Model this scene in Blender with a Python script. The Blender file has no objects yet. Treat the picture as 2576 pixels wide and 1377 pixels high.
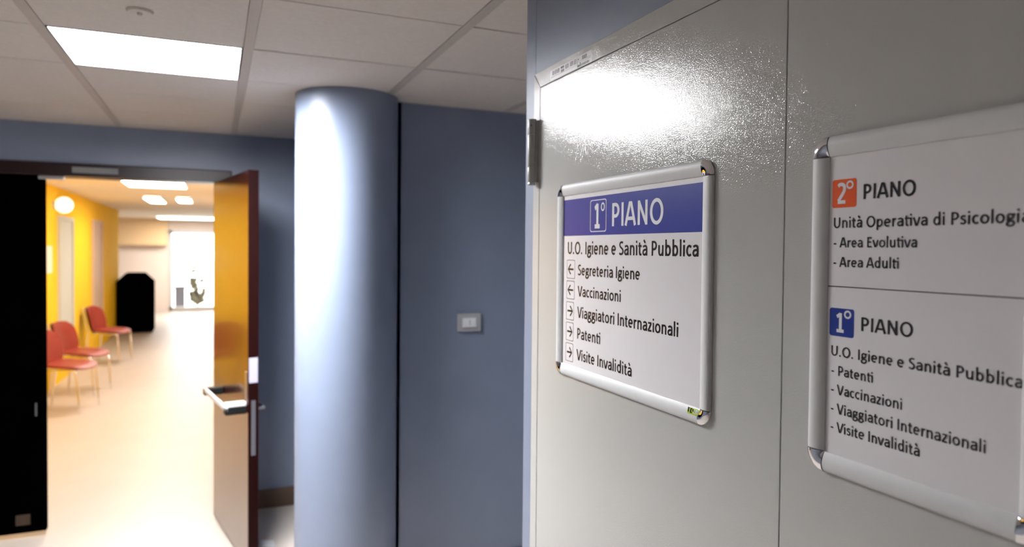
import bpy, bmesh, math, random
from mathutils import Vector, Matrix
random.seed(7)
S = bpy.context.scene
C = S.collection
PI = math.pi
CH = 1.673                      # height of the lens above the floor
# ------------------------------------------------------------------ camera
F, CX, CY = 1750.54, 1288.0, 665.18
yaw, pit, rol = 0.40294822, -0.02115167, 0.00929009
fwd = Vector((math.sin(yaw)*math.cos(pit), math.cos(yaw)*math.cos(pit), math.sin(pit)))
rt = Vector((math.cos(yaw), -math.sin(yaw), 0)); up = rt.cross(fwd)
r2 = rt*math.cos(rol) + up*math.sin(rol); u2 = -rt*math.sin(rol) + up*math.cos(rol)
cd = bpy.data.cameras.new('camera'); cam = bpy.data.objects.new('camera', cd); C.objects.link(cam)
cam.matrix_world = Matrix(((r2.x, u2.x, -fwd.x, 0), (r2.y, u2.y, -fwd.y, 0), (r2.z, u2.z, -fwd.z, CH), (0, 0, 0, 1)))
cd.sensor_width = 36.0; cd.sensor_fit = 'HORIZONTAL'; cd.lens = F/2576*36.0
cd.shift_y = -(688.5-CY)/2576; cd.clip_start = .05; cd.clip_end = 400
cd.dof.use_dof = True; cd.dof.focus_distance = 1.24; cd.dof.aperture_fstop = 3.1
S.camera = cam
# ------------------------------------------------------------------ sky, daylight, exposure
wd = bpy.data.worlds.new('world'); S.world = wd; wd.use_nodes = True
wd.node_tree.nodes['Background'].inputs[0].default_value = (.86, .93, 1.0, 1)
wd.node_tree.nodes['Background'].inputs[1].default_value = 10.0
S.view_settings.view_transform = 'Standard'; S.view_settings.look = 'None'
S.view_settings.exposure = 0.0; S.view_settings.gamma = 1.0; S.view_settings.use_curve_mapping = False
LAMP_ROOM = 250.0; LAMP_COR = 34.0
COOL = (.96, .97, 1.0, 1); WARM = (1.0, .92, .82, 1)

# ------------------------------------------------------------------ materials
def mat(name, col, rough=.5, metal=0, spec=.5, noise=0, nscale=20, bump=0, bscale=200, emit=None, es=0, coat=0, col2=None, detail=3):
    m = bpy.data.materials.new(name); m.use_nodes = True
    n = m.node_tree.nodes; L = m.node_tree.links; b = n['Principled BSDF']
    b.inputs['Base Color'].default_value = (*col, 1); b.inputs['Roughness'].default_value = rough
    b.inputs['Metallic'].default_value = metal; b.inputs['Specular IOR Level'].default_value = spec
    if coat: b.inputs['Coat Weight'].default_value = coat; b.inputs['Coat Roughness'].default_value = .05
    if emit: b.inputs['Emission Color'].default_value = emit; b.inputs['Emission Strength'].default_value = es
    tc = n.new('ShaderNodeTexCoord')
    if noise or col2:
        t = n.new('ShaderNodeTexNoise'); t.inputs['Scale'].default_value = nscale; t.inputs['Detail'].default_value = detail
        L.new(tc.outputs['Object'], t.inputs['Vector'])
        r = n.new('ShaderNodeValToRGB'); c2 = col2 or tuple(max(0, x*(1-noise)) for x in col)
        r.color_ramp.elements[0].position = .3; r.color_ramp.elements[1].position = .7
        r.color_ramp.elements[0].color = (*c2, 1); r.color_ramp.elements[1].color = (*col, 1)
        L.new(t.outputs['Fac'], r.inputs['Fac']); L.new(r.outputs['Color'], b.inputs['Base Color'])
    if bump:
        t2 = n.new('ShaderNodeTexNoise'); t2.inputs['Scale'].default_value = bscale; t2.inputs['Detail'].default_value = 2
        L.new(tc.outputs['Object'], t2.inputs['Vector'])
        bp = n.new('ShaderNodeBump'); bp.inputs['Strength'].default_value = bump; bp.inputs['Distance'].default_value = .002
        L.new(t2.outputs['Fac'], bp.inputs['Height']); L.new(bp.outputs['Normal'], b.inputs['Normal'])
    return m
M = {}
M['blue'] = mat('blue_grey_wall_paint', (.195, .232, .315), .38, noise=.06, nscale=6, bump=.12, bscale=260)
M['white_wall'] = mat('dark_wall_paint', (.16, .17, .20), .6, noise=.05, bump=.05)
M['tile'] = mat('ceiling_tile_board', (.62, .565, .51), .85, noise=.07, nscale=60, bump=.15, bscale=400)
M['runner'] = mat('ceiling_runner_enamel', (.42, .38, .34), .5, noise=.03)
M['joint'] = mat('shaded_joint_strip', (.11, .095, .08), .7, noise=.05)
M['plenum'] = mat('dark_plenum', (.08, .075, .07), .9, noise=.1)
M['floor'] = mat('beige_linoleum', (.54, .48, .43), .42, noise=.05, nscale=3, bump=.03, bscale=80)
M['yellow'] = mat('yellow_wall_paint', (.95, .58, .025), .85, spec=.08, noise=.04, nscale=3)
M['cream'] = mat('cream_ceiling_paint', (.86, .77, .62), .7, noise=.03)
M['pink'] = mat('pale_pink_wall_paint', (.80, .70, .64), .6, noise=.03)
M['orange_cream'] = mat('cream_orange_paint', (.80, .58, .33), .6, noise=.03)
M['wood'] = mat('dark_mahogany_laminate', (.05, .006, .003), .20, noise=.3, nscale=8, spec=.9, coat=.3)
M['edge'] = mat('dark_red_edge_band', (.010, .0008, .0006), .5, noise=.2, spec=.1)
M['wood_trim'] = mat('dark_mahogany_trim', (.014, .004, .004), .34, noise=.3, nscale=8, spec=.3)
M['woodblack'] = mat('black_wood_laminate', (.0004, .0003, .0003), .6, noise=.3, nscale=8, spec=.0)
M['base'] = mat('brown_baseboard', (.12, .07, .045), .4, noise=.15, nscale=12)
M['steel'] = mat('brushed_steel', (.55, .55, .57), .3, 1, noise=.05)
M['chrome'] = mat('chrome', (.82, .82, .83), .06, 1, noise=.02)
M['alu'] = mat('satin_aluminium_enamel', (.68, .69, .69), .5, 0, noise=.03, nscale=40, bump=.02, bscale=500)
M['black'] = mat('black_plastic', (.006, .006, .006), .5, noise=.1, spec=.2)
M['hinge'] = mat('grey_hinge_enamel', (.36, .365, .35), .35, .1, noise=.08, nscale=60)
M['red'] = mat('red_chair_shell', (.27, .025, .012), .4, noise=.1)
M['label_grey'] = mat('lavender_grey_label', (.36, .34, .42), .5, noise=.03)
M['socket'] = mat('grey_white_socket_plastic', (.42, .42, .42), .35, noise=.03)
M['dimplate'] = mat('dull_grey_plate', (.20, .20, .20), .6, noise=.05, spec=.2)
M['hinge_dark'] = mat('dark_bolt_metal', (.06, .06, .06), .6, noise=.05, spec=.1)
M['shell'] = mat('dark_red_shell', (.06, .005, .004), .4, noise=.1)
M['plastic'] = mat('white_plastic', (.62, .62, .62), .35, noise=.03)
M['ink'] = mat('black_print', (.012, .011, .012), .24, spec=.6, noise=.05)
M['paper'] = mat('white_print_sheet', (.84, .82, .835), .24, spec=.6, noise=.02, nscale=8)
M['white_ink'] = mat('white_print', (.86, .86, .90), .24, spec=.6, noise=.02)
M['blue_ink'] = mat('blue_print', (.035, .050, .30), .24, spec=.6, noise=.05, nscale=10)
M['navy_ink'] = mat('navy_print', (.012, .035, .27), .24, spec=.6, noise=.05, nscale=10)
M['orange_ink'] = mat('orange_print', (.78, .10, .018), .24, spec=.6, noise=.05, nscale=10)
M['lime'] = mat('lime_label', (.45, .60, .04), .4, noise=.05)
M['frost'] = mat('frosted_glazing', (.56, .58, .53), .7, spec=.15, noise=.03)
M['frost2'] = mat('frosted_glazing_warm', (.62, .46, .34), .7, spec=.15, noise=.03)
M['lamp'] = mat('lamp_diffuser', (.9, .9, .9), .5, emit=COOL, es=LAMP_ROOM)
M['lampw'] = mat('warm_lamp_diffuser', (.9, .85, .8), .5, emit=WARM, es=LAMP_COR)
def beam(m, p, es):
    # prismatic diffuser: throws more light straight down than along the ceiling
    n = m.node_tree.nodes; L = m.node_tree.links; g_ = n.new('ShaderNodeNewGeometry')
    d = n.new('ShaderNodeVectorMath'); d.operation = 'DOT_PRODUCT'
    L.new(g_.outputs['Normal'], d.inputs[0]); L.new(g_.outputs['Incoming'], d.inputs[1])
    a = n.new('ShaderNodeMath'); a.operation = 'ABSOLUTE'; L.new(d.outputs['Value'], a.inputs[0])
    b = n.new('ShaderNodeMath'); b.operation = 'POWER'; b.inputs[1].default_value = p; L.new(a.outputs[0], b.inputs[0])
    c = n.new('ShaderNodeMath'); c.operation = 'MULTIPLY'; c.inputs[1].default_value = es; L.new(b.outputs[0], c.inputs[0])
    L.new(c.outputs[0], n['Principled BSDF'].inputs['Emission Strength'])
beam(M['lamp'], .4, LAMP_ROOM)
M['added_glow'] = mat('added_panel_glow', (.9, .87, .82), .5, emit=(1, .93, .84, 1), es=20.0)  # glow of the panel added by the far window
M['enamel'] = mat('white_lamp_enamel', (.85, .86, .88), .3, noise=.02)
M['ground'] = mat('pale_paving', (.6, .57, .5), .8, noise=.1)
M['facade'] = mat('grey_facade', (.10, .095, .10), .8, noise=.1)
M['leaf'] = mat('tree_foliage', (.10, .085, .035), .8, noise=.4)

def door_enamel():
    # light grey powder coat: orange-peel relief that breaks a mirrored lamp into sparkles
    m = bpy.data.materials.new('light_grey_powder_coat'); m.use_nodes = True
    n = m.node_tree.nodes; L = m.node_tree.links; b = n['Principled BSDF']
    b.inputs['Base Color'].default_value = (.47, .475, .455, 1)
    b.inputs['Roughness'].default_value = .055
    b.inputs['Specular IOR Level'].default_value = .55
    tc = n.new('ShaderNodeTexCoord')
    t = n.new('ShaderNodeTexNoise'); t.inputs['Scale'].default_value = 700; t.inputs['Detail'].default_value = 0
    v = n.new('ShaderNodeTexNoise'); v.inputs['Scale'].default_value = 760; v.inputs['Detail'].default_value = 0
    L.new(tc.outputs['Object'], t.inputs['Vector']); L.new(tc.outputs['Object'], v.inputs['Vector'])
    ad = n.new('ShaderNodeMath'); ad.operation = 'ADD'
    L.new(t.outputs['Fac'], ad.inputs[0]); L.new(v.outputs['Fac'], ad.inputs[1])
    bp = n.new('ShaderNodeBump'); bp.inputs['Strength'].default_value = .8; bp.inputs['Distance'].default_value = .00020
    L.new(ad.outputs[0], bp.inputs['Height']); L.new(bp.outputs['Normal'], b.inputs['Normal'])
    return m
M['door'] = door_enamel()
def glass():
    m = bpy.data.materials.new('clear_glass'); m.use_nodes = True
    n = m.node_tree.nodes; L = m.node_tree.links; n.remove(n['Principled BSDF'])
    t = n.new('ShaderNodeBsdfTransparent'); g = n.new('ShaderNodeBsdfGlossy'); g.inputs['Roughness'].default_value = .02
    f = n.new('ShaderNodeFresnel'); x = n.new('ShaderNodeMixShader')
    L.new(f.outputs[0], x.inputs[0]); L.new(t.outputs[0], x.inputs[1]); L.new(g.outputs[0], x.inputs[2])
    L.new(x.outputs[0], n['Material Output'].inputs[0]); return m
M['glass'] = glass()

# ------------------------------------------------------------------ mesh helpers
def box(bm, x0, x1, y0, y1, z0, z1):
    v = [bm.verts.new((x, y, z)) for x in (x0, x1) for y in (y0, y1) for z in (z0, z1)]
    for f in ((0, 1, 3, 2), (4, 6, 7, 5), (0, 4, 5, 1), (2, 3, 7, 6), (0, 2, 6, 4), (1, 5, 7, 3)):
        bm.faces.new([v[i] for i in f])
def cyl(bm, p0, p1, r0, r1=None, n=24, caps=True):
    r1 = r0 if r1 is None else r1
    p0 = Vector(p0); p1 = Vector(p1); d = (p1-p0).normalized()
    a = d.orthogonal().normalized(); b = d.cross(a)
    A = []; B = []
    for i in range(n):
        t = 2*PI*i/n; o = a*math.cos(t)+b*math.sin(t)
        A.append(bm.verts.new(p0+o*r0)); B.append(bm.verts.new(p1+o*r1))
    for i in range(n):
        j = (i+1) % n; bm.faces.new((A[i], A[j], B[j], B[i]))
    if caps: bm.faces.new(A[::-1]); bm.faces.new(B)
def tube(bm, pts, r, n=12):
    pts = [Vector(p) for p in pts]; rings = []; a = None
    for i, p in enumerate(pts):
        d = ((pts[min(i+1, len(pts)-1)]-p).normalized()+(p-pts[max(i-1, 0)]).normalized()).normalized()
        a = d.orthogonal().normalized() if a is None else (a-d*a.dot(d)).normalized()
        b = d.cross(a)
        rings.append([bm.verts.new(p+(a*math.cos(2*PI*k/n)+b*math.sin(2*PI*k/n))*r) for k in range(n)])
    for A, B in zip(rings, rings[1:]):
        for k in range(n):
            j = (k+1) % n; bm.faces.new((A[k], A[j], B[j], B[k]))
    bm.faces.new(rings[0][::-1]); bm.faces.new(rings[-1])
def obj(name, bm, m, parent=None, bevel=0, smooth=False, seg=2):
    bmesh.ops.recalc_face_normals(bm, faces=bm.faces)
    me = bpy.data.meshes.new(name); bm.to_mesh(me); bm.free()
    if smooth:
        for p in me.polygons: p.use_smooth = True
    me.materials.append(m)
    o = bpy.data.objects.new(name, me); C.objects.link(o)
    if parent is not None: o.parent = parent
    if bevel:
        b = o.modifiers.new('bevel', 'BEVEL'); b.width = bevel; b.segments = seg; b.limit_method = 'ANGLE'
    if smooth:
        w = o.modifiers.new('edges', 'EDGE_SPLIT'); w.split_angle = math.radians(40)
    return o
def bx(name, m, x0, x1, y0, y1, z0, z1, parent=None, bevel=0):
    bm = bmesh.new(); box(bm, x0, x1, y0, y1, z0, z1); return obj(name, bm, m, parent, bevel)
def empty(name, loc=(0, 0, 0)):
    o = bpy.data.objects.new(name, None); o.empty_display_size = .05; o.location = loc; C.objects.link(o); return o
def thing(o, label, cat, group=None):
    o['label'] = label; o['category'] = cat
    if group: o['group'] = group
    return o
def struct(o): o['kind'] = 'structure'; return o
def at0(o, root):
    # parts are modelled in world coordinates: move them into the root's frame
    o.parent = root; o.matrix_parent_inverse = Matrix.Translation(-Vector(root.location)) @ Matrix() if False else root.matrix_world.inverted()
    return o
def dup(o, parent=None):
    c = o.copy(); C.objects.link(c); c.parent = parent
    for ch in list(o.children): dup(ch, c)
    return c

# ================================================================== THE SETTING
HZ = CH+.70                       # ceiling height
W = .805                          # plane of the wall with the metal doors
YR = 3.290                        # blue wall behind the socket
YL = 4.690                        # wall with the wooden door
struct(bx('floor', M['floor'], -4.5, 3.5, -2.8, 20.4, -.06, 0))
# wall holding the metal doors: plaster with an opening for the steel frame
fr_o, fr_i = 1.7348, 1.6971       # outer / inner edge of the steel frame on the far side
fz_o, fz_i = CH+.4771, CH+.4357
bm = bmesh.new()
box(bm, W, W+.16, fr_o, 1.796, 0, HZ+.25)
box(bm, W, W+.16, -2.6, fr_o, fz_o, HZ+.25)
box(bm, W, W+.16, -2.6, -.115, 0, fz_o)
struct(obj('wall_right', bm, M['blue'], bevel=.0015))
struct(bx('wall_far_right', M['blue'], .60, 2.7, YR, YR+.14, 0, HZ+.2))
struct(bx('wall_right_return', M['blue'], 2.6, 2.74, 1.7, YR+.01, 0, HZ+.2))
bx_ = bmesh.new(); box(bx_, W+.16, 2.7, 1.66, 1.78, 0, HZ+.2)
struct(obj('wall_recess', bx_, M['blue']))
struct(bx('wall_left', M['white_wall'], -2.75, -2.6, -2.7, YL+.1, 0, HZ+.2))
struct(bx('wall_back', M['white_wall'], -2.75, 1.0, -2.75, -2.6, 0, HZ+.2))
# wall with the wooden double door
OX0, OX1, OZ = -1.80, .045, CH+.4750
bm = bmesh.new()
box(bm, -2.7, OX0, YL, YL+.16, 0, HZ+.2); box(bm, OX1, .82, YL, YL+.16, 0, HZ+.2); box(bm, OX0, OX1, YL, YL+.16, OZ, HZ+.2)
struct(obj('wall_far_left', bm, M['blue']))
struct(bx('wall_column_side', M['blue'], .68, .82, YR, YL+.02, 0, HZ+.2))
struct(bx('baseboard_far_left', M['base'], OX1+.06, .69, YL-.014, YL, 0, .122, bevel=.003))
struct(bx('baseboard_far_right', M['base'], .80, 2.6, YR-.014, YR, 0, .122, bevel=.003))

# round column
bm = bmesh.new(); cyl(bm, (.565, 3.296, 0), (.565, 3.296, HZ+.02), .2322, n=96)
col = obj('column', bm, M['blue'], smooth=True)
thing(col, 'round floor-to-ceiling blue grey column lit white down its left side', 'column')

# ------------------------------------------------------------------ suspended ceiling
ceil = struct(bx('ceiling', M['plenum'], -2.7, 2.7, -2.7, YL+.05, HZ+.10, HZ+.16))
RW = .032
xs = [.731+.6245*k for k in range(3, -7, -1)][::-1]
ys = [-2.70, -2.19, -1.67, -1.15, -.62, -.08, .46, 1.00, 1.54, 2.085, 2.640, 3.147, 3.640, 4.120, 4.600, 5.08]
LX0, LX1, LY0, LY1 = -.518+RW/2, .1065-RW/2, 2.640, 3.147
tile_src = None
for i in range(len(xs)-1):
    x0, x1 = xs[i]+RW/2, xs[i+1]-RW/2
    if x1 < -2.6 or x0 > 2.6: continue
    for j in range(len(ys)-1):
        y0, y1 = ys[j], ys[j+1]
        if abs(x0-LX0) < .02 and abs(y0-LY0) < .01: continue
        if y0 > YL: continue
        if x0 > W+.02 and y1 < 1.6: continue
        g0 = .0040
        g1 = .0040
        bx('ceiling_tile', M['tile'], max(x0, -2.6)+.0008, min(x1, 2.6)-.0008, y0+g0, min(y1, YL-.001)-g1,
           HZ+random.uniform(-.0006, .0006), HZ+.016, ceil, bevel=.0025)
for x in xs:
    if -2.6 < x < 2.6: bx('ceiling_runner', M['runner'], x-RW/2, x+RW/2, -2.6, (YR if x > .8 else YL)-.001, HZ-.0012, HZ+.012, ceil)
for y in ys[1:-1]:
    bx('cross_runner', M['black'] if abs(y-2.085) < .01 else M['joint'], -2.6, 2.6, y-.0034, y+.0034, HZ+.0035, HZ+.03, ceil)
bx('edge_trim', M['runner'], -2.6, .80, YL-.018, YL, HZ-.002, HZ+.012, ceil)
bx('edge_trim', M['runner'], .797, 2.6, YR-.018, YR, HZ-.002, HZ+.012, ceil)

def troffer(x0, x1, y0, y1, z, dm, label, cat_group=None, rec=.030, ends=True):
    root = empty('ceiling_lamp', ((x0+x1)/2, (y0+y1)/2, z)); bpy.context.view_layer.update()
    e = .004
    bm = bmesh.new()      # open white tray: four sloping sides and a rim
    box(bm, x0+e, x1-e, y0+e, y0+e+.004, z-.001, z+rec+.01); box(bm, x0+e, x1-e, y1-e-.004, y1-e, z-.001, z+rec+.01)
    box(bm, x0+e, x0+e+.004, y0+e, y1-e, z-.001, z+rec+.01); box(bm, x1-e-.004, x1-e, y0+e, y1-e, z-.001, z+rec+.01)
    box(bm, x0+e, x1-e, y0+e, y1-e, z+rec+.011, z+rec+.014)
    at0(obj('housing', bm, M['enamel']), root)
    ex = .020 if ends else .006
    at0(bx('diffuser', dm, x0+e+ex, x1-e-ex, y0+e+.006, y1-e-.006, z+rec-.004, z+rec), root)
    if ends:
        ym = (y0+y1)/2
        for xa, xb, s in ((x0+.006, x0+.021, 1), (x1-.006, x1-.021, -1)):
            for ya, yb in ((y0+.014, ym-.012), (ym+.012, y1-.014)):
                bm = bmesh.new()   # slanted end reflector, thin sheet
                v = [bm.verts.new(p) for p in ((xa, ya, z+.001), (xb, ya, z+rec-.006), (xb, yb, z+rec-.006), (xa, yb, z+.001),
                                               (xa-.001*s, ya, z+.002), (xb-.001*s, ya, z+rec-.005), (xb-.001*s, yb, z+rec-.005), (xa-.001*s, yb, z+.002))]
                for f in ((0, 1, 2, 3), (7, 6, 5, 4), (0, 4, 5, 1), (1, 5, 6, 2), (2, 6, 7, 3), (3, 7, 4, 0)): bm.faces.new([v[i] for i in f])
                at0(obj('end_reflector', bm, M['enamel']), root)
            at0(bx('divider', M['hinge'], min(xa, xb), max(xa, xb), ym-.007, ym+.007, z-.001, z+rec-.006), root)
            at0(bx('cross_bar', M['hinge'], min(xb, xb+.003*s), max(xb, xb+.003*s), y0+.010, y1-.010, z-.001, z+.004), root)
    thing(root, label, 'ceiling lamp', cat_group); return root
troffer(LX0, LX1, LY0, LY1, HZ, M['lamp'], 'bright cool white recessed ceiling lamp in the tiled ceiling before the doorway')

root = empty('ceiling_detector', (-.207, 2.354, HZ)); bpy.context.view_layer.update()
bm = bmesh.new(); cyl(bm, (-.207, 2.354, HZ), (-.207, 2.354, HZ-.008), .038, .034, 40)
at0(obj('base_ring', bm, M['tile'], bevel=.002, smooth=True), root)
bm = bmesh.new(); cyl(bm, (-.207, 2.354, HZ-.008), (-.207, 2.354, HZ-.014), .008, .006, 20)
at0(obj('sensor_tip', bm, M['runner'], smooth=True), root)
thing(root, 'small round white detector disc on the ceiling tile beside the bright lamp', 'detector')

# ------------------------------------------------------------------ steel double door with its frame
d1 = struct(empty('door_1', (W, fr_i, 0))); d2 = struct(empty('door_2', (W, .8185, 0)))
fr = struct(empty('trim_1', (W, fr_o, 0))); bpy.context.view_layer.update()
XF = W-.0045                       # face of leaf and frame
def prism(pts, x0, x1):
    bm = bmesh.new(); A = [bm.verts.new((x0, y, z)) for y, z in pts]; B = [bm.verts.new((x1, y, z)) for y, z in pts]
    bm.faces.new(A); bm.faces.new(B[::-1])
    for i in range(len(pts)):
        j = (i+1) % len(pts); bm.faces.new((A[i], B[i], B[j], A[j]))
    return bm
g = .0009
at0(obj('frame_jamb', prism([(fr_o, 0), (fr_o, fz_o-g), (fr_i, fz_i-g), (fr_i, 0)], XF, W+.06), M['door'], bevel=.0009), fr)
at0(obj('frame_head', prism([(fr_o-g, fz_o), (fr_i-g, fz_i), (-.08, fz_i), (-.115, fz_o)], XF, W+.06), M['door'], bevel=.0009), fr)
at0(obj('frame_jamb', prism([(-.115, 0), (-.115, fz_o-g), (-.08, fz_i-g), (-.08, 0)], XF, W+.06), M['door'], bevel=.0009), fr)
SE = 1.0156*W
lz = fz_i-.0018
at0(bx('leaf_panel', M['door'], XF+.0004, W+.05, SE+.0009, fr_i-.0018, .008, lz, bevel=.0011), d1)
at0(bx('leaf_panel', M['door'], XF+.0004, W+.05, -.077, SE-.0009, .008, lz, bevel=.0011), d2)
def hinge(hy, z1, z0, root):
    h = empty('hinge', (0, 0, 0)); h.parent = root; h.matrix_parent_inverse = root.matrix_world.inverted()
    hx = XF-.0135; L = z1-z0; r = .0122
    def kn(za, zb, rr, nm='knuckle', m=M['hinge'], seg=28):
        bm = bmesh.new(); cyl(bm, (hx, hy, za), (hx, hy, zb), rr, n=seg); return obj(nm, bm, m, h, bevel=.0008, smooth=True)
    s = [z1, z1-.235*L, z1-.725*L, z1-.957*L]
    kn(s[1]+.0006, s[0], r); kn(s[2]+.0006, s[1]-.0006, r); kn(s[3], s[2]-.0006, r)
    kn(z0, s[3]-.0006, r*.86, 'end_cap', M['steel'])
    kn(s[1]-.0008, s[1]+.0008, r*.9, 'washer', M['steel']); kn(s[2]-.0008, s[2]+.0008, r*.9, 'washer', M['steel'])
    bx('hinge_plate', M['hinge'], hx+.004, XF+.002, hy-.014, hy-.005, s[3], z1-.004, h, bevel=.0006)
    bm = bmesh.new(); p = Vector((hx, hy, z1-.1*L)); d = Vector((-.60, -.80, 0)).normalized()
    cyl(bm, p+d*(r-.003), p+d*(r+.0003), .0017, n=14); obj('pin_hole', bm, M['black'], h)
    return h
hinge(2.1715*W-.0325, CH+.4370*W, CH+.2160*W, d1)
hinge(2.1715*W-.0325, .42, .24, d1)

# maker's sticker on the frame head, mitred against the corner
def frame_pt(t, k):               # t: along the head from its far corner (m), k 0..1 from inner to outer edge
    return (fr_i+(fr_o-fr_i)*k-t, fz_i+(fz_o-fz_i)*k)
stk = empty('door_sticker', (XF, 1.6, fz_i)); bpy.context.view_layer.update()
def sq(t0, t1, k0, k1, x0, m, nm, par):
    y0 = fr_o-t0; y1 = fr_o-t1; z0 = fz_i+(fz_o-fz_i)*k0; z1 = fz_i+(fz_o-fz_i)*k1
    return at0(bx(nm, m, x0-.0002, x0, min(y0, y1), max(y0, y1), z0, z1), par)
# ends measured on the wall plane
t0, t1 = .100, .313
back = sq(t0, t1, .04, .70, XF, M['paper'], 'label_sheet', stk)
def marks(lst, nm):
    bm = bmesh.new()
    for (a, b, k0, k1) in lst:
        y0 = fr_o-(t0+(t1-t0)*a); y1 = fr_o-(t0+(t1-t0)*b); z0 = fz_i+(fz_o-fz_i)*k0; z1 = fz_i+(fz_o-fz_i)*k1
        box(bm, XF-.0004, XF-.0002, min(y0, y1), max(y0, y1), z0, z1)
    at0(obj(nm, bm, M['ink']), stk)
def blockmark(a, b, k0, k1):      # illegible small characters: two stems and three bars
    w = (b-a)*.22
    return [(a, a+w, k0, k1), (b-w, b, k0, k1), (a, b, k1-.04, k1), (a, b, (k0+k1)/2-.02, (k0+k1)/2+.02), (a, b-w, k0, k0+.04)]
L_ = []
for a, b, k0, k1 in ((.06, .10, .36, .60), (.12, .17, .36, .60), (.19, .24, .36, .60), (.28, .36, .50, .62), (.29, .36, .28, .42),
                     (.40, .47, .36, .60), (.52, .58, .36, .60), (.61, .66, .34, .62), (.70, .72, .48, .56), (.80, .84, .42, .62), (.85, .90, .42, .62), (.745, .765, .22, .30)):
    L_ += blockmark(a, b, k0, k1)
L_ += [(.69, .99, .385, .40), (.69, .99, .31, .32), (.02, .69, .235, .245), (.685, .69, .06, .68)]
marks(L_, 'printed_marks')
marks([(.695+.011*i, .695+.011*i+random.choice((.005, .008)), .07, .21) for i in range(24)], 'barcode_bars')
thing(stk, 'white maker label with tiny print and bars stuck on the grey steel door frame head', 'label')

# ------------------------------------------------------------------ lettering (stroke font with the sign's humanist shapes)
CAP, XH, ASC = .644, .466, .70
def el(cx, cy, rx, ry, a0=0, a1=360, n=22):
    n = max(4, int(n*abs(a1-a0)/360)+1)
    return [(cx+rx*math.cos(math.radians(a0+(a1-a0)*i/n)), cy+ry*math.sin(math.radians(a0+(a1-a0)*i/n))) for i in range(n+1)]
def sp(pts, n=5):
    out = []; P = [pts[0]]+list(pts)+[pts[-1]]
    for i in range(1, len(P)-2):
        for k in range(n):
            t = k/n; q = []
            for c in (0, 1):
                p0, p1, p2, p3 = P[i-1][c], P[i][c], P[i+1][c], P[i+2][c]
                q.append(.5*(2*p1+(p2-p0)*t+(2*p0-5*p1+4*p2-p3)*t*t+(3*p1-p0-3*p2+p3)*t**3))
            out.append(tuple(q))
    out.append(tuple(pts[-1])); return out
a_ = [[(.385, 0), (.385, .28)]+sp([(.385, .28), (.37, .37), (.31, .42), (.225, .43), (.10, .388)])[1:],
      sp([(.385, .262), (.25, .258), (.14, .225), (.098, .14), (.14, .058), (.22, .038), (.31, .068), (.385, .14)])]
dot = [(.118, .563), (.118, .665)]
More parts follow.
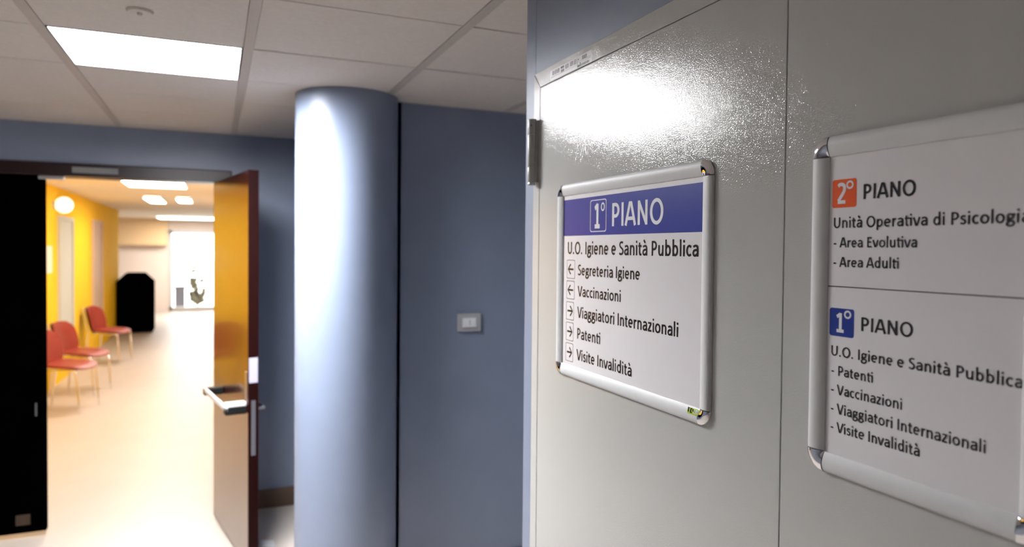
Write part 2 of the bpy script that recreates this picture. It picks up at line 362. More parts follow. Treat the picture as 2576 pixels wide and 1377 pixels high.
G = {
 'I': (.255, [[(.128, 0), (.128, CAP)]]),
 'P': (.53, [[(.14, 0), (.14, CAP)], [(.14, .602), (.27, .602)]+el(.27, .442, .165, .16, 90, -90)+[(.14, .282)]]),
 'A': (.58, [[(.045, 0), (.26, CAP-.02)], [(.535, 0), (.32, CAP-.02)], [(.22, .602), (.36, .602)], [(.12, .19), (.46, .19)]]),
 'N': (.65, [[(.14, 0), (.14, CAP)], [(.15, .60), (.50, .045)], [(.51, 0), (.51, CAP)]]),
 'O': (.675, [el(.338, .322, .252, .29, n=32)]),
 'U': (.64, [[(.13, CAP), (.13, .24)]+el(.32, .24, .19, .20, 180, 360)+[(.51, CAP)]]),
 'S': (.47, [sp([(.40, .57), (.325, .60), (.235, .602), (.145, .562), (.112, .48), (.15, .40), (.255, .335), (.36, .27), (.395, .18), (.355, .085), (.25, .042), (.15, .05), (.065, .09)])]),
 'V': (.565, [[(.045, CAP), (.262, .02)], [(.52, CAP), (.303, .02)], [(.23, .042), (.335, .042)]]),
 'E': (.49, [[(.14, 0), (.14, CAP)], [(.14, .602), (.43, .602)], [(.14, .335), (.405, .335)], [(.14, .042), (.43, .042)]]),
 'a': (.48, a_), 'à': (.48, a_+[[(.15, .69), (.27, .555)]]),
 'b': (.53, [[(.125, 0), (.125, ASC)], el(.272, .233, .152, .192)]),
 'c': (.42, [el(.255, .233, .165, .192, 48, 312)]),
 'd': (.53, [[(.41, 0), (.41, ASC)], el(.262, .233, .152, .192)]),
 'e': (.50, [[(.09, .235), (.41, .235)], el(.252, .233, .163, .192, 0, 312)]),
 'g': (.47, [el(.225, .312, .125, .115), [(.27, .412), (.45, .412)], sp([(.14, .22), (.098, .165), (.14, .11), (.25, .098), (.36, .075), (.40, .01), (.36, -.085), (.235, -.135), (.11, -.11), (.068, -.04), (.11, .03), (.16, .085)])]),
 'i': (.236, [[(.118, 0), (.118, XH)], dot]),
 'l': (.236, [[(.118, 0), (.118, ASC)]]),
 'n': (.53, [[(.125, 0), (.125, XH)], sp([(.125, .29), (.17, .375), (.25, .424), (.34, .412), (.398, .35), (.41, .26)])+[(.41, 0)]]),
 'o': (.53, [el(.265, .233, .178, .192)]),
 'p': (.53, [[(.125, -.17), (.125, XH)], el(.272, .233, .152, .192)]),
 'r': (.35, [[(.125, 0), (.125, XH)], sp([(.125, .29), (.17, .375), (.24, .42), (.335, .418)])]),
 's': (.39, [sp([(.325, .392), (.25, .428), (.165, .42), (.105, .36), (.125, .29), (.215, .238), (.295, .19), (.322, .12), (.28, .055), (.19, .038), (.065, .072)])]),
 't': (.335, [[(.14, .58), (.14, .12)]+sp([(.14, .12), (.165, .055), (.23, .038), (.305, .052)])[1:], [(.03, .425), (.30, .425)]]),
 '~': (.545, [[(.14, .58), (.14, .12)]+sp([(.14, .12), (.165, .055), (.215, .038), (.275, .048)])[1:], [(.03, .425), (.43, .425)], [(.425, 0), (.425, XH)], [(.425, .563), (.425, .665)]]),
 'u': (.53, [[(.41, 0), (.41, XH)], [(.125, XH), (.125, .21)]+sp([(.125, .21), (.137, .12), (.195, .05), (.285, .042), (.365, .09), (.41, .17)])[1:]]),
 'v': (.45, [[(.04, XH), (.205, .02)], [(.415, XH), (.25, .02)], [(.18, .042), (.275, .042)]]),
 'z': (.40, [[(.05, .424), (.35, .424)], [(.335, .42), (.065, .045)], [(.05, .042), (.36, .042)]]),
 '.': (.25, [[(.12, 0), (.12, .105)]]), '-': (.31, [[(.035, .235), (.265, .235)]]), ' ': (.226, []),
 '1': (.46, [[(.265, 0), (.265, CAP)], [(.095, .515), (.265, .615)], [(.09, .042), (.43, .042)]]),
 '2': (.46, [sp([(.075, .545), (.15, .597), (.25, .602), (.35, .55), (.368, .455), (.33, .35), (.09, .075)]), [(.065, .042), (.42, .042)]]),
}
def stroke(bm, pts, sv, sh, T, x):
    # ribbon along pts: sv = half width of upright strokes, sh = of level ones
    closed = math.hypot(pts[0][0]-pts[-1][0], pts[0][1]-pts[-1][1]) < 1e-6
    n = len(pts); L = []; R = []
    for i in range(n):
        a = pts[i-1] if i else (pts[-2] if closed else pts[0]); b = pts[i+1] if i < n-1 else (pts[1] if closed else pts[-1])
        dx, dy = b[0]-a[0], b[1]-a[1]; l = math.hypot(dx, dy) or 1; dx /= l; dy /= l
        h = math.sqrt((sv*dy)**2+(sh*dx)**2)
        L.append(T(pts[i][0]-dy*h, pts[i][1]+dx*h)); R.append(T(pts[i][0]+dy*h, pts[i][1]-dx*h))
    A = [bm.verts.new((x, *p)) for p in L]; B = [bm.verts.new((x, *p)) for p in R]
    for i in range(n-1):
        bm.faces.new((A[i], A[i+1], B[i+1], B[i]))
def back(px, py, X):
    # where the sight line of a measured photo point meets the wall plane X (gives the print's size and place on the sign)
    d = r2*((px-CX)/F)-u2*((py-CY)/F)+fwd
    return d.y*X/d.x, d.z*X/d.x+CH
XS = W-.0056                       # face of the printed sheets
def write(text, lb, rb, lt, m, parent, wt=.056, nm='text_line', X=XS-.0004):
    """lb / rb: measured left and right baseline ends, lt: measured cap top above lb"""
    y0, z0 = back(*lb, X); y1, z1 = back(*rb, X); yt, zt = back(*lt, X)
    zb = (z0+z1)/2; sc = (zt-z0)/CAP
    text = text.replace('ti', '~') if 'ti' in text and text.split()[-1] not in ('x',) else text
    text = text.replace('Viaggia~ori', 'Viaggiatori')
    adv = []; x = 0
    for ch in text: adv.append(x); x += G[ch][0]
    ink0 = min(p[0] for s_ in G[text[0]][1] for p in s_)-wt
    ink1 = adv[-1]+max(p[0] for s_ in G[text[-1]][1] for p in s_)+wt
    kx = (y0-y1)/(ink1-ink0)
    bm = bmesh.new()
    for ch, a in zip(text, adv):
        for q, s_ in enumerate(G[ch][1]):      # strokes of one letter lie a hair apart so they never coincide
            stroke(bm, s_, wt, wt*.84, lambda u, v: (y0-(a+u-ink0)*kx, zb+v*sc), X-.00004*q)
    o = obj(nm, bm, m, parent); return o
def ring(bm, cy, cz, ry, rz, th, X, n=28):
    A = []; B = []
    for i in range(n):
        t = 2*PI*i/n; A.append(bm.verts.new((X, cy+ry*math.cos(t), cz+rz*math.sin(t)))); B.append(bm.verts.new((X, cy+(ry-th)*math.cos(t), cz+(rz-th)*math.sin(t))))
    for i in range(n): j = (i+1) % n; bm.faces.new((A[i], A[j], B[j], B[i]))
def rr(y0, y1, z0, z1, r, n=5):
    P = []
    for cy, cz, a in ((y1-r, z1-r, 0), (y0+r, z1-r, 90), (y0+r, z0+r, 180), (y1-r, z0+r, 270)):
        for i in range(n+1):
            t = math.radians(a+90*i/n); P.append((cy+r*math.cos(t), cz+r*math.sin(t)))
    return P
def plate(bm, P, X, th=.0002):
    A = [bm.verts.new((X, *p)) for p in P]; B = [bm.verts.new((X+th, *p)) for p in P]
    bm.faces.new(A); bm.faces.new(B[::-1])
    for i in range(len(P)):
        j = (i+1) % len(P); bm.faces.new((A[i], B[i], B[j], A[j]))
def outline(bm, P, th, X):
    cy = sum(p[0] for p in P)/len(P); cz = sum(p[1] for p in P)/len(P)
    hy = max(abs(p[0]-cy) for p in P); hz = max(abs(p[1]-cz) for p in P)
    Q = [(cy+(p[0]-cy)*(hy-th)/hy, cz+(p[1]-cz)*(hz-th)/hz) for p in P]
    A = [bm.verts.new((X, *p)) for p in P]; B = [bm.verts.new((X, *p)) for p in Q]
    for i in range(len(P)):
        j = (i+1) % len(P); bm.faces.new((A[i], A[j], B[j], B[i]))

# ------------------------------------------------------------------ snap-frame signs
FW, FD = .0280, .0080
def prof(n=10):
    # half-round aluminium rail: (across from the outer edge, height off the wall)
    P = [(0, 0)]
    for i in range(n+1):
        u = (1-math.cos(PI*i/n))/2; P.append((FW*u, .0030+(FD-.0030)*math.sin(PI*u**.8)**.8+.001*(1-u)))
    P.append((FW, 0)); return P
def sign(name, y0, y1, z0, z1, label):
    """y1 is the far edge (left in the photo)"""
    root = empty(name, (XF, (y0+y1)/2, z0)); bpy.context.view_layer.update()
    P = prof()
    def rail(a, b, inward):
        bm = bmesh.new(); a = Vector(a); b = Vector(b); inward = Vector(inward)
        A = [bm.verts.new(a+inward*u+Vector((-h, 0, 0))) for u, h in P]; B = [bm.verts.new(b+inward*u+Vector((-h, 0, 0))) for u, h in P]
        for i in range(len(P)-1): bm.faces.new((A[i], A[i+1], B[i+1], B[i]))
        bm.faces.new((A[-1], A[0], B[0], B[-1])); bm.faces.new(A); bm.faces.new(B[::-1])
        at0(obj('frame_rail', bm, M['alu'], smooth=True), root)
    c = FW+.0012
    rail((XF, y0+c, z1), (XF, y1-c, z1), (0, 0, -1)); rail((XF, y0+c, z0), (XF, y1-c, z0), (0, 0, 1))
    rail((XF, y1, z0+c), (XF, y1, z1-c), (0, -1, 0)); rail((XF, y0, z0+c), (XF, y0, z1-c), (0, 1, 0))
    for py, pz, a0 in ((y0+FW, z0+FW, 180), (y1-FW, z0+FW, 270), (y1-FW, z1-FW, 0), (y0+FW, z1-FW, 90)):
        bm = bmesh.new(); rings = []; nn = 14; k = 1.035
        Q = [(-.0012, 0)]+[(FW*k-(FW*k)*(u/FW), h*1.10+.0004) for u, h in P[::-1]][1:-1]
        Q = [(0.0, h*1.0) for h in ()]+[((FW-u)*k, h*1.08) for u, h in P]
        for i in range(nn+1):
            t = math.radians(a0+90*i/nn)
            rings.append([bm.verts.new((XF-h, py+r*math.cos(t), pz+r*math.sin(t))) for r, h in Q[:-1]])
        for A, B in zip(rings, rings[1:]):
            for i in range(len(A)-1): bm.faces.new((A[i], A[i+1], B[i+1], B[i]))
        bm.faces.new(rings[0]); bm.faces.new(rings[-1][::-1])
        bmesh.ops.remove_doubles(bm, verts=bm.verts, dist=1e-5)
        at0(obj('corner_cap', bm, M['chrome'], smooth=True), root)
    sh = at0(bx('poster', M['paper'], XS, XF, y0+FW-.003, y1-FW+.003, z0+FW-.003, z1-FW+.003), root)
    thing(root, label, 'sign'); return root, sh
def onto(sh, o):
    o.parent = sh; o.matrix_parent_inverse = sh.matrix_world.inverted(); return o
def W_(sh, *a, **k):
    o = write(*a, None, **k); return onto(sh, o)
X1 = XS-.0002
s1, p1 = sign('wall_sign', 1.2175*W, 1.957*W, CH-.3850*W, CH+.2012*W,
              'wide framed directory sign with a blue band reading 1 PIANO, on the left steel door')
bpy.context.view_layer.update()
# blue band
yl, zt1 = back(1419.0, 505.5, XS); yr, zt2 = back(1774.5, 456.7, XS); _, zb1 = back(1417.2, 595, XS); _, zb2 = back(1771, 582.8, XS)
bm = bmesh.new(); box(bm, XS-.0002, XS, 1.2175*W+FW-.001, 1.957*W-FW+.001, (zb1+zb2)/2, (zt1+zt2)/2)
onto(p1, obj('blue_band', bm, M['blue_ink']))
bm = bmesh.new(); a = back(1485.3, 503.5, XS); b = back(1525.8, 500.8, XS); c = back(1485, 583.4, XS); d = back(1525.2, 583.4, XS)
outline(bm, rr((b[0]+d[0])/2, (a[0]+c[0])/2, (c[1]+d[1])/2, (a[1]+b[1])/2, .006), .0018, XS-.0004)
onto(p1, obj('badge_outline', bm, M['white_ink']))
W_(p1, '1', (1493.6, 574), (1511, 573.5), (1494, 513.5), M['white_ink'], wt=.068)
cy_, cz_ = back(1516.9, 520.4, XS); bm = bmesh.new(); ring(bm, cy_, cz_, .0082, .0098, .0034, XS-.0004); onto(p1, obj('degree_mark', bm, M['white_ink']))
W_(p1, 'PIANO', (1539.5, 568.3), (1668.3, 564.5), (1539.5, 510.7), M['white_ink'], wt=.056)
W_(p1, 'U.O. Igiene e Sanità Pubblica', (1428.3, 639.8), (1756.8, 645.6), (1428.3, 609.8), M['ink'], wt=.056)
W_(p1, 'Segreteria Igiene', (1453, 693.2), (1609.3, 704.2), (1453, 666.6), M['ink'], wt=.056)
W_(p1, 'Vaccinazioni', (1453, 746.6), (1561, 759.3), (1453, 720.5), M['ink'], wt=.056)
W_(p1, 'Viaggiatori Internazionali', (1451.9, 800.5), (1705.3, 846.9), (1451.9, 773.0), M['ink'], wt=.056)
W_(p1, 'Patenti', (1451.9, 852.9), (1509.6, 866.3), (1451.9, 826), M['ink'], wt=.056)
W_(p1, 'Visite Invalidità', (1450, 906.6), (1588.4, 947.2), (1450, 879.6), M['ink'], wt=.056)
for (tl, br, dr) in (((1426.8, 654), (1446.2, 701.9), -1), ((1426.0, 706), (1445.2, 754.2), -1), ((1425.2, 758.3), (1443.4, 807.2), 1),
                     ((1424.5, 809.3), (1442.2, 859.8), 1), ((1423.7, 861), (1441.4, 912.2), 1)):
    A = back(*tl, XS); B = back(*br, XS)
    P = rr(B[0], A[0], B[1], A[1], .003)
    bm = bmesh.new(); outline(bm, P, .0010, XS-.0004); onto(p1, obj('arrow_box', bm, M['ink']))
    bm = bmesh.new(); cy = (A[0]+B[0])/2; cz = (A[1]+B[1])/2; w = (A[0]-B[0])*.33; h = (A[1]-B[1])*.27
    T = lambda u, v: (cy-dr*u, cz+v)
    stroke(bm, [(-w, 0), (w*.9, 0)], .0022, .0022, T, XS-.0004); stroke(bm, [(w*.05, h), (w, 0), (w*.05, -h)], .0020, .0020, T, XS-.00045)
    onto(p1, obj('arrow', bm, M['ink']))
# lime maker's tag on the lower rail
tag = empty('maker_tag', (0, 0, 0)); at0(tag, s1)
ty0, tz0 = back(1758, 1066-5, XF-FD); ty1, tz1 = back(1729, 1047, XF-FD)
def slant(t, u): return (ty1+(ty0-ty1)*t, (CH-.3850*W)+FW*(.52+.42*u))
def rail_x(z):
    u = (z-(CH-.3850*W)); c_ = max(-1, min(1, (FW/2-u)/(FW/2))); return XF-(.0032+(FD-.0032)*math.sqrt(max(0, 1-c_*c_))**.75)-.0004
def patch(bm, t0_, t1_, u0, u1, off=0):
    for k in range(3):
        ua = u0+(u1-u0)*k/3; ub = u0+(u1-u0)*(k+1)/3; q = []
        for t, u in ((t0_, ua), (t1_, ua), (t1_, ub), (t0_, ub)):
            y, z = slant(t, u); q.append(bm.verts.new((rail_x(z)-off, y, z)))
        bm.faces.new(q)
bm = bmesh.new(); patch(bm, 0, 1, 0, 1); at0(obj('tag_sheet', bm, M['lime'], tag), s1).parent = tag
def fixp(o):
    o.parent = tag; o.matrix_parent_inverse = tag.matrix_world.inverted(); return o
bpy.context.view_layer.update(); tag.matrix_parent_inverse = s1.matrix_world.inverted(); bpy.context.view_layer.update()
for ch in tag.children: fixp(ch)
bm = bmesh.new()
for r_ in ((.04, .14, .28, .96), (.01, .18, .80, .96), (.24, .33, .22, .94), (.24, .41, .22, .38), (.24, .41, .78, .94), (.44, .52, .5, .86)): patch(bm, *r_, off=.0003)
fixp(obj('black_letters', bm, M['ink']))
bm = bmesh.new()
for r_ in ((.56, .61, .2, .85), (.56, .68, .2, .3), (.71, .75, .2, .85), (.79, .83, .2, .85), (.71, .86, .75, .85), (.89, .93, .2, .85), (.89, .98, .45, .55)): patch(bm, *r_, off=.0003)
fixp(obj('white_letters', bm, M['white_ink']))

s2, p2 = sign('wall_sign', .4415, .9430*W, CH-.3865*W, CH+.2025*W,
              'tall framed directory sign at right edge, orange 2 badge above a blue 1 badge')
bpy.context.view_layer.update()
for (tl, tr, bl, br, m) in (((2094.5, 453.7), (2154.9, 447.8), (2094.1, 524.3), (2154.9, 520.4), 'orange_ink'), ((2087.7, 774.3), (2148.6, 778.8), (2086.8, 844.2), (2148.2, 851), 'navy_ink')):
    a, b, c, d = [back(*q, XS) for q in (tl, tr, bl, br)]
    bm = bmesh.new(); plate(bm, rr((b[0]+d[0])/2, (a[0]+c[0])/2, (c[1]+d[1])/2, (a[1]+b[1])/2, .0035), XS-.0002)
    onto(p2, obj('floor_badge', bm, M[m]))
W_(p2, '2', (2104, 512.5), (2130, 511.5), (2104, 461.8), M['white_ink'], wt=.066)
W_(p2, '1', (2101, 835), (2125.8, 837.2), (2101, 787.5), M['white_ink'], wt=.066)
for q in ((2138.6, 464.9), (2132.8, 792.4)):
    cy_, cz_ = back(*q, XS); bm = bmesh.new(); ring(bm, cy_, cz_, .0060, .0058, .0026, XS-.0004); onto(p2, obj('degree_mark', bm, M['white_ink']))
W_(p2, 'PIANO', (2171.8, 500), (2303.5, 493.2), (2171.8, 462.8), M['ink'], wt=.062)
# only the first words are in frame; the line runs on under the rail side of the sheet
W_(p2, 'Unità Operativa di Psicologia', (2097.3, 575.4), (2591.5, 558.9), (2097.3, 548.8), M['ink'], wt=.056)
W_(p2, '- Area Evolutiva', (2095.4, 623.2), (2306.7, 622.6), (2095.4, 598.6), M['ink'], wt=.056)
W_(p2, '- Area Adulti', (2094.5, 672.4), (2260.2, 675.3), (2094.5, 647.8), M['ink'], wt=.056)
W_(p2, 'PIANO', (2166, 834.2), (2296, 848.2), (2166, 799.8), M['ink'], wt=.056)
W_(p2, 'U.O. Igiene e Sanità Pubblica', (2090.8, 895.3), (2573.5, 977.6), (2090.8, 869.8), M['ink'], wt=.056)
W_(p2, '- Patenti', (2089.5, 943.5), (2195.2, 962.3), (2089.5, 919.0), M['ink'], wt=.056)
W_(p2, '- Vaccinazioni', (2088.5, 992.0), (2268.2, 1028.8), (2088.5, 967.0), M['ink'], wt=.056)
W_(p2, '- Viaggiatori Internazionali', (2088, 1041), (2478.4, 1136.3), (2088, 1015.5), M['ink'], wt=.056)
W_(p2, '- Visite Invalidità', (2087.5, 1086), (2313, 1146.2), (2087.5, 1060.8), M['ink'], wt=.056)
_, za = back(2076.9, 720.4, XS); _, zb = back(2560, 749, XS)
bm = bmesh.new(); box(bm, XS-.0002, XS, .4415+FW, .943*W-FW, (za+zb)/2-.0007, (za+zb)/2+.0007); onto(p2, obj('divider_line', bm, M['ink']))

# ------------------------------------------------------------------ wall socket
so = empty('wall_socket', (1.17, YR, CH-.37)); bpy.context.view_layer.update()
sx0, sx1, sz0, sz1 = 1.108, 1.231, CH-.411, CH-.323
at0(bx('cover_plate', M['socket'], sx0, sx1, YR-.011, YR, sz0, sz1, bevel=.004), so)
at0(bx('module_carrier', M['alu'], sx0+.024, sx1-.024, YR-.014, YR-.009, sz0+.020, sz1-.020, bevel=.001), so)
cxm = (sx0+sx1)/2; czm = (sz0+sz1)/2
for k, dx in enumerate((-.023, 0, .023)):
    b_ = at0(bx('socket_module', M['enamel'], cxm+dx-.011, cxm+dx+.011, YR-.0165, YR-.012, sz0+.022, sz1-.022, bevel=.0012), so)
bm = bmesh.new()
for dz in (-.0095, 0, .0095): cyl(bm, (cxm, YR-.0166, czm+dz), (cxm, YR-.0170, czm+dz), .0025, n=12)
at0(obj('socket_holes', bm, M['black']), so)
thing(so, 'small white rectangular wall socket on the blue grey wall beside the column', 'socket')

# ================================================================== WOODEN DOORWAY
FT = .075
dfr = struct(empty('trim_2', (0, YL, 0))); bpy.context.view_layer.update()
at0(bx('door_head', M['wood_trim'], OX0-.06, OX1+.05, YL-.016, YL+.17, CH+.398, CH+.398+FT, bevel=.004), dfr)
at0(bx('door_post', M['wood_trim'], -.005, OX1+.05, YL-.016, YL+.17, 0, CH+.398, bevel=.004), dfr)
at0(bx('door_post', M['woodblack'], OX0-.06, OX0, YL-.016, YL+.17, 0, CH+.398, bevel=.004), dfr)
# closed dark leaf on the left
d4 = struct(empty('door_4', (-.90, YL, 0))); bpy.context.view_layer.update()
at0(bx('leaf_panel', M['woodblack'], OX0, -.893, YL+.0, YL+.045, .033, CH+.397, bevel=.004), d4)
at0(bx('bolt_plate', M['hinge_dark'], -.945, -.935, YL-.002, YL+.001, CH-.975, CH-.90, bevel=.001), d4)
at0(bx('bottom_plate', mat('tarnished_metal', (.045, .03, .02), .6, noise=.2, spec=.1), -1.04, -.97, YL-.003, YL+.001, .08, .14, bevel=.002), d4)
at0(bx('closer_shoe', M['steel'], -.925, -.80, YL-.004, YL+.03, CH+.375, CH+.397, bevel=.003), d4)
lp = bx('header_plate', M['dimplate'], -.757, -.525, YL-.020, YL-.016, CH+.418, CH+.452, bevel=.001)
thing(lp, 'narrow grey plate fixed to the dark wooden door head above the corridor doorway', 'plate')
# open leaf, built closed along +Y then turned on its hinge
Hx, Hy = -.011, 4.66
ang = math.atan2(.152+.011, 4.66-3.80)
LL = .885; TH = .052
d3 = struct(empty('door_3', (Hx, Hy, 0))); bpy.context.view_layer.update()
def lf(nm, m, x0, x1, y0, y1, z0, z1, par=None, **k):       # x: + away from the seen face; y: along the leaf from hinge to lock
    return bx(nm, m, x0, x1, -y1, -y0, z0, z1, par or d3, **k)
lf('leaf_panel', M['wood'], 0, TH, 0, LL, .012, CH+.395, bevel=.003)
lf('edge_band', M['edge'], .0005, TH-.0005, LL, LL+.0015, .013, CH+.394)
lf('lock_faceplate', M['steel'], TH/2-.011, TH/2+.011, LL+.001, LL+.004, .60, .885, bevel=.001)
lf('edge_label', M['label_grey'], .004, TH-.004, LL+.001, LL+.003, .975, 1.105, bevel=.001)
bm = bmesh.new(); cyl(bm, (TH, -(LL-.06), .83), (TH+.045, -(LL-.06), .83), .009); cyl(bm, (TH+.04, -(LL-.055), .83), (TH+.04, -(LL-.17), .83), .009)
obj('lever_handle', bm, M['steel'], d3, smooth=True)
lf('lock_plate', M['steel'], -.003, 0, LL-.055, LL-.015, .88, 1.03, bevel=.001)
pb = empty('push_bar'); pb.parent = d3
zb_ = .845
bm = bmesh.new(); box(bm, -.105, -.088, -(LL-.02), -(LL-.64), zb_-.016, zb_+.016)
obj('grip', bm, M['plastic'], pb, bevel=.008, seg=3)
for y0_, m_ in ((LL-.075, 'steel'), (LL-.64, 'black')):
    bx('bracket', M['black'], -.105, 0, -(y0_+.055), -y0_, zb_-.030, zb_+.012, pb, bevel=.006)
bx('bracket_cover', M['plastic'], -.100, -.004, -(LL-.02), -(LL-.075), zb_+.012, zb_+.030, pb, bevel=.002)
d3.rotation_euler = (0, 0, ang)
ds = empty('door_stop', (.27, 4.05, 0)); bpy.context.view_layer.update()
bm = bmesh.new(); v = [bm.verts.new(p) for p in ((.228, 4.00, 0), (.228, 4.08, 0), (.300, 4.08, 0), (.300, 4.00, 0), (.228, 4.00, .042), (.228, 4.08, .042), (.300, 4.08, .030), (.300, 4.00, .030))]
for f in ((3, 2, 1, 0), (4, 5, 6, 7), (0, 1, 5, 4), (1, 2, 6, 5), (2, 3, 7, 6), (3, 0, 4, 7)): bm.faces.new([v[i] for i in f])
at0(obj('wedge', bm, M['plastic'], bevel=.003), ds)
thing(ds, 'small white wedge on the floor beside the foot of the open wooden door', 'doorstop')

# ================================================================== CORRIDOR BEYOND THE DOORWAY
CXW = -1.75
struct(bx('wall_corridor_left', M['yellow'], CXW-.15, CXW, YL+.16, 15.6, 0, HZ+.1))
struct(bx('wall_corridor_right', M['pink'], .25, .40, YL+.16, 13.5, 0, HZ+.1))
struct(bx('ceiling_corridor', M['cream'], -4.4, 3.4, YL+.161, 20.2, HZ, HZ+.05))
FY = 20.0
bm = bmesh.new()          # far wall with its glazed opening
wx0, wx1, wz0, wz1 = -1.10, .45, .04, 2.08
box(bm, -4.4, wx0, FY, FY+.15, 0, HZ+.05); box(bm, wx1, 3.4, FY, FY+.15, 0, HZ+.05); box(bm, wx0, wx1, FY, FY+.15, wz1, HZ+.05); box(bm, wx0, wx1, FY, FY+.15, 0, wz0)
struct(obj('wall_corridor_end', bm, M['pink']))
struct(bx('beam_corridor', M['orange_cream'], -4.4, wx0-.04, FY-.25, FY, CH+.03, HZ))
struct(bx('wall_lobby_left', M['pink'], -4.5, -4.35, 15.5, FY+.1, 0, HZ+.05))
struct(bx('wall_lobby_right', M['pink'], 3.35, 3.5, 13.4, FY+.1, 0, HZ+.05))
struct(bx('wall_lobby_front_left', M['pink'], -4.4, CXW-.14, 15.45, 15.6, 0, HZ+.05))
struct(bx('wall_lobby_front_right', M['pink'], .39, 3.4, 13.35, 13.5, 0, HZ+.05))
wn = struct(empty('window_1', (wx0, FY, 0))); bpy.context.view_layer.update()
for a_0, b_0 in ((wx0, wx0+.07), (wx1-.07, wx1)): at0(bx('window_post', M['plastic'], a_0, b_0, FY-.03, FY+.08, wz0, wz1), wn)
at0(bx('window_head', M['plastic'], wx0, wx1, FY-.03, FY+.08, wz1-.07, wz1+.03), wn)
at0(bx('window_sill', M['plastic'], wx0, wx1, FY-.03, FY+.08, wz0, wz0+.06), wn)
at0(bx('pane', M['glass'], wx0+.06, wx1-.06, FY+.03, FY+.036, wz0+.05, wz1-.06), wn)
# outdoors, seen small through the far glazing
struct(bx('ground_outside', M['ground'], -30, 30, FY+.16, 90, -.08, -.02))
hb = empty('planter_box', (-.87, 20.75, -.02)); bpy.context.view_layer.update()
at0(bx('tub', M['facade'], -1.0, -.76, 20.6, 20.9, -.02, .55, bevel=.01), hb); at0(bx('rim', M['facade'], -1.02, -.74, 20.58, 20.92, .55, .60, bevel=.005), hb)
thing(hb, 'grey upright tub outdoors at the left foot of the far corridor window', 'planter')
tr = empty('shrub', (-.45, 20.75, -.02)); bpy.context.view_layer.update()
bm = bmesh.new(); cyl(bm, (-.45, 20.75, -.02), (-.45, 20.75, .5), .03, .02, 10); at0(obj('trunk', bm, M['base']), tr)
bm = bmesh.new()
for k in range(70):
    p = Vector((-.45+random.uniform(-.17, .17), 20.75+random.gauss(0, .10), .16+abs(random.gauss(0, .34))))
    bmesh.ops.create_icosphere(bm, subdivisions=1, radius=random.uniform(.04, .08), matrix=Matrix.Translation(p))
at0(obj('foliage', bm, M['leaf']), tr)
thing(tr, 'small tan green shrub standing outdoors against the far corridor window', 'shrub')
troffer(-.90, -.30, 8.15, 8.95, HZ-.03, M['lampw'], 'warm corridor ceiling lamp just under the wooden door head, nearest of the corridor lamps', 'corridor ceiling lamps', ends=False, rec=.012)
troffer(-.93, -.70, 10.9, 12.1, HZ-.03, M['lampw'], 'warm corridor ceiling lamp, brighter left one of the middle pair', 'corridor ceiling lamps', ends=False, rec=.012)
troffer(-.52, -.32, 10.9, 11.8, HZ-.03, M['lampw'], 'warm corridor ceiling lamp, right one of the middle pair', 'corridor ceiling lamps', ends=False, rec=.012)
troffer(-1.25, .30, 17.8, 19.0, HZ-.03, M['added_glow'], 'broad glowing panel added to whiten the ceiling close to the far corridor window', 'corridor ceiling lamps', ends=False, rec=.012)  # added glow panel: brightens the far wall, stands in for daylight on the ceiling
troffer(-.95, -.35, 5.9, 6.5, HZ-.03, M['lampw'], 'unseen warm ceiling lamp added past the doorway to light the near corridor floor', 'corridor ceiling lamps', ends=False, rec=.012)  # out of view, added only to light the floor just past the doorway

# narrow frosted lights in the yellow wall
for n_, (y0, y1, z0, z1, m) in enumerate(((9.85, 10.75, .55, CH+.36, 'frost'), (12.35, 13.35, .55, CH+.40, 'frost2'))):
    w_ = struct(empty('window_%d' % (n_+2), (CXW, y0, z0))); bpy.context.view_layer.update()
    at0(bx('pane', M[m], CXW, CXW+.012, y0+.05, y1-.05, z0+.05, z1-.05), w_)
    for a, b, c, d in ((y0, y0+.05, z0, z1), (y1-.05, y1, z0, z1)): at0(bx('window_post', M[m], CXW, CXW+.03, a, b, c, d), w_)
    for c, d in ((z0, z0+.05), (z1-.05, z1)): at0(bx('window_rail', M[m], CXW, CXW+.03, y0+.05, y1-.05, c, d), w_)
gl = empty('wall_lamp', (CXW, 9.62, CH+.475)); bpy.context.view_layer.update()
bm = bmesh.new(); bmesh.ops.create_uvsphere(bm, u_segments=24, v_segments=14, radius=.095, matrix=Matrix.Translation((CXW+.11, 9.62, CH+.475)))
at0(obj('globe', bm, mat('opal_globe', (.9, .85, .8), .3, emit=(1, .93, .84, 1), es=1.2), smooth=True), gl)
bm = bmesh.new(); cyl(bm, (CXW, 9.62, CH+.475), (CXW+.03, 9.62, CH+.475), .05); at0(obj('bracket', bm, M['plastic']), gl)
thing(gl, 'round white globe lamp on the yellow corridor wall above the first narrow window', 'wall lamp')
no = bx('notice_sheet', mat('cream_paper', (.78, .72, .55), .6, noise=.03), CXW, CXW+.003, 9.15, 9.55, CH-.32, CH-.01)
thing(no, 'pale paper notice on the yellow corridor wall left of the narrow windows', 'notice')

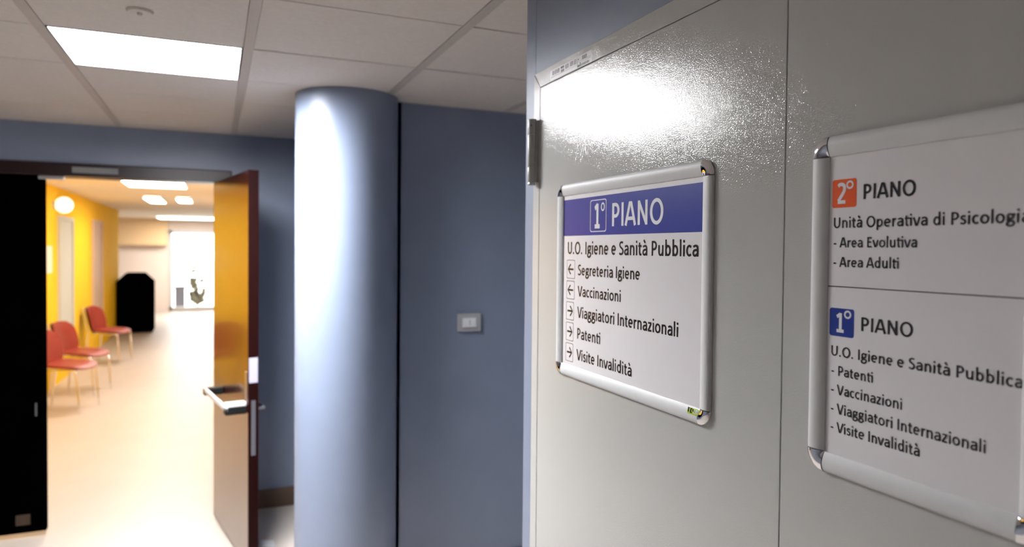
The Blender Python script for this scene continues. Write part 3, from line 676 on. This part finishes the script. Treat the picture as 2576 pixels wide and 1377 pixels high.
# dark cabinet with chamfered top
cb = empty('cabinet', (-1.42, 15.3, 0)); bpy.context.view_layer.update()
def cham(x0, x1, y0, y1, z0, z1, c):
    P = [(x0, z0), (x1, z0), (x1, z1-c), (x1-c, z1), (x0+c, z1), (x0, z1-c)]
    bm = bmesh.new(); A = [bm.verts.new((x, y0, z)) for x, z in P]; B = [bm.verts.new((x, y1, z)) for x, z in P]
    bm.faces.new(A); bm.faces.new(B[::-1])
    for i in range(6): j = (i+1) % 6; bm.faces.new((A[i], B[i], B[j], A[j]))
    return bm
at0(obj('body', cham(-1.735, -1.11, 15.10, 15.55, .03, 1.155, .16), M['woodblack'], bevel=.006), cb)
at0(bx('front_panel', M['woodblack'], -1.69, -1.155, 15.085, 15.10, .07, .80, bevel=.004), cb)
at0(bx('plinth', M['black'], -1.715, -1.13, 15.12, 15.53, 0, .03), cb)
thing(cb, 'black upright cabinet with chamfered top corners at the end of the corridor', 'cabinet')

# red waiting chairs along the yellow wall
def rounded(bm_pts, th, n=0): pass
def make_chair(label):
    r = empty('waiting_chair')
    def pad(nm, pts, th, m):       # superellipse pad swept on a curved sheet
        bm = bmesh.new(); top = []; bot = []
        N = 36; RR = 7
        for ring_ in range(RR+1):
            s = ring_/RR; A = []; B = []
            for i in range(N):
                t = 2*PI*i/N; c, s_ = math.cos(t), math.sin(t); e = .62
                u = math.copysign(abs(c)**e, c)*s; v = math.copysign(abs(s_)**e, s_)*s
                p, nrm = pts(u, v); edge = (1-s**6)*.75+.25
                A.append(bm.verts.new(p+nrm*th/2*edge)); B.append(bm.verts.new(p-nrm*th/2*edge))
            top.append(A); bot.append(B)
        for S_ in (top, bot):
            for a, b in zip(S_, S_[1:]):
                for i in range(N):
                    j = (i+1) % N; bm.faces.new((a[i], a[j], b[j], b[i]))
        for i in range(N):
            j = (i+1) % N; bm.faces.new((top[-1][i], top[-1][j], bot[-1][j], bot[-1][i]))
        bmesh.ops.remove_doubles(bm, verts=bm.verts, dist=1e-5)
        return obj(nm, bm, m, r, smooth=True)
    pad('seat', lambda u, v: (Vector((.02+.215*u, .235*v, .455-.015*u*abs(u)+.02*v*v-.01*u)), Vector((0, 0, 1))), .05, M['red'])
    pad('backrest', lambda u, v: (Vector((-.235-.045*u+.07*v*v, .22*v, .625+.185*u)), Vector((1, 0, .27)).normalized()), .03, M['red'])
    pad('back_shell', lambda u, v: (Vector((-.262-.045*u+.07*v*v, .215*v, .62+.18*u)), Vector((1, 0, .27)).normalized()), .022, M['shell'])
    for y in (-.20, .20):
        bm = bmesh.new(); tube(bm, [(-.255, y, 0), (-.215, y, .40), (-.20, y, .44), (-.225, y, .52), (-.275, y, .80)], .011); obj('rear_leg', bm, M['chrome'], r, smooth=True)
        bm = bmesh.new(); tube(bm, [(.215, y, 0), (.185, y, .41), (.16, y, .432), (-.20, y, .432)], .011); obj('front_leg', bm, M['chrome'], r, smooth=True)
    for x_ in (-.20, .16):
        bm = bmesh.new(); cyl(bm, (x_, -.2, .428), (x_, .2, .428), .009, n=12); obj('stretcher', bm, M['chrome'], r, smooth=True)
    thing(r, label, 'chair', 'red waiting chairs in the corridor'); return r
ch0 = make_chair('red chair with chrome legs nearest the wooden doorway, half hidden by the dark leaf')
spots = ((-1.385, 8.25, -.3, None), (-1.385, 9.15, -.3, 'red chair with chrome legs, middle of the three by the yellow wall'),
         (-1.385, 11.4, -.3, 'red chair with chrome legs farthest down the corridor, before the black cabinet'))
for x, y, a, lab in spots:
    c = ch0 if lab is None else dup(ch0)
    c.location = (x, y, 0); c.rotation_euler = (0, 0, a)
    if lab: c['label'] = lab
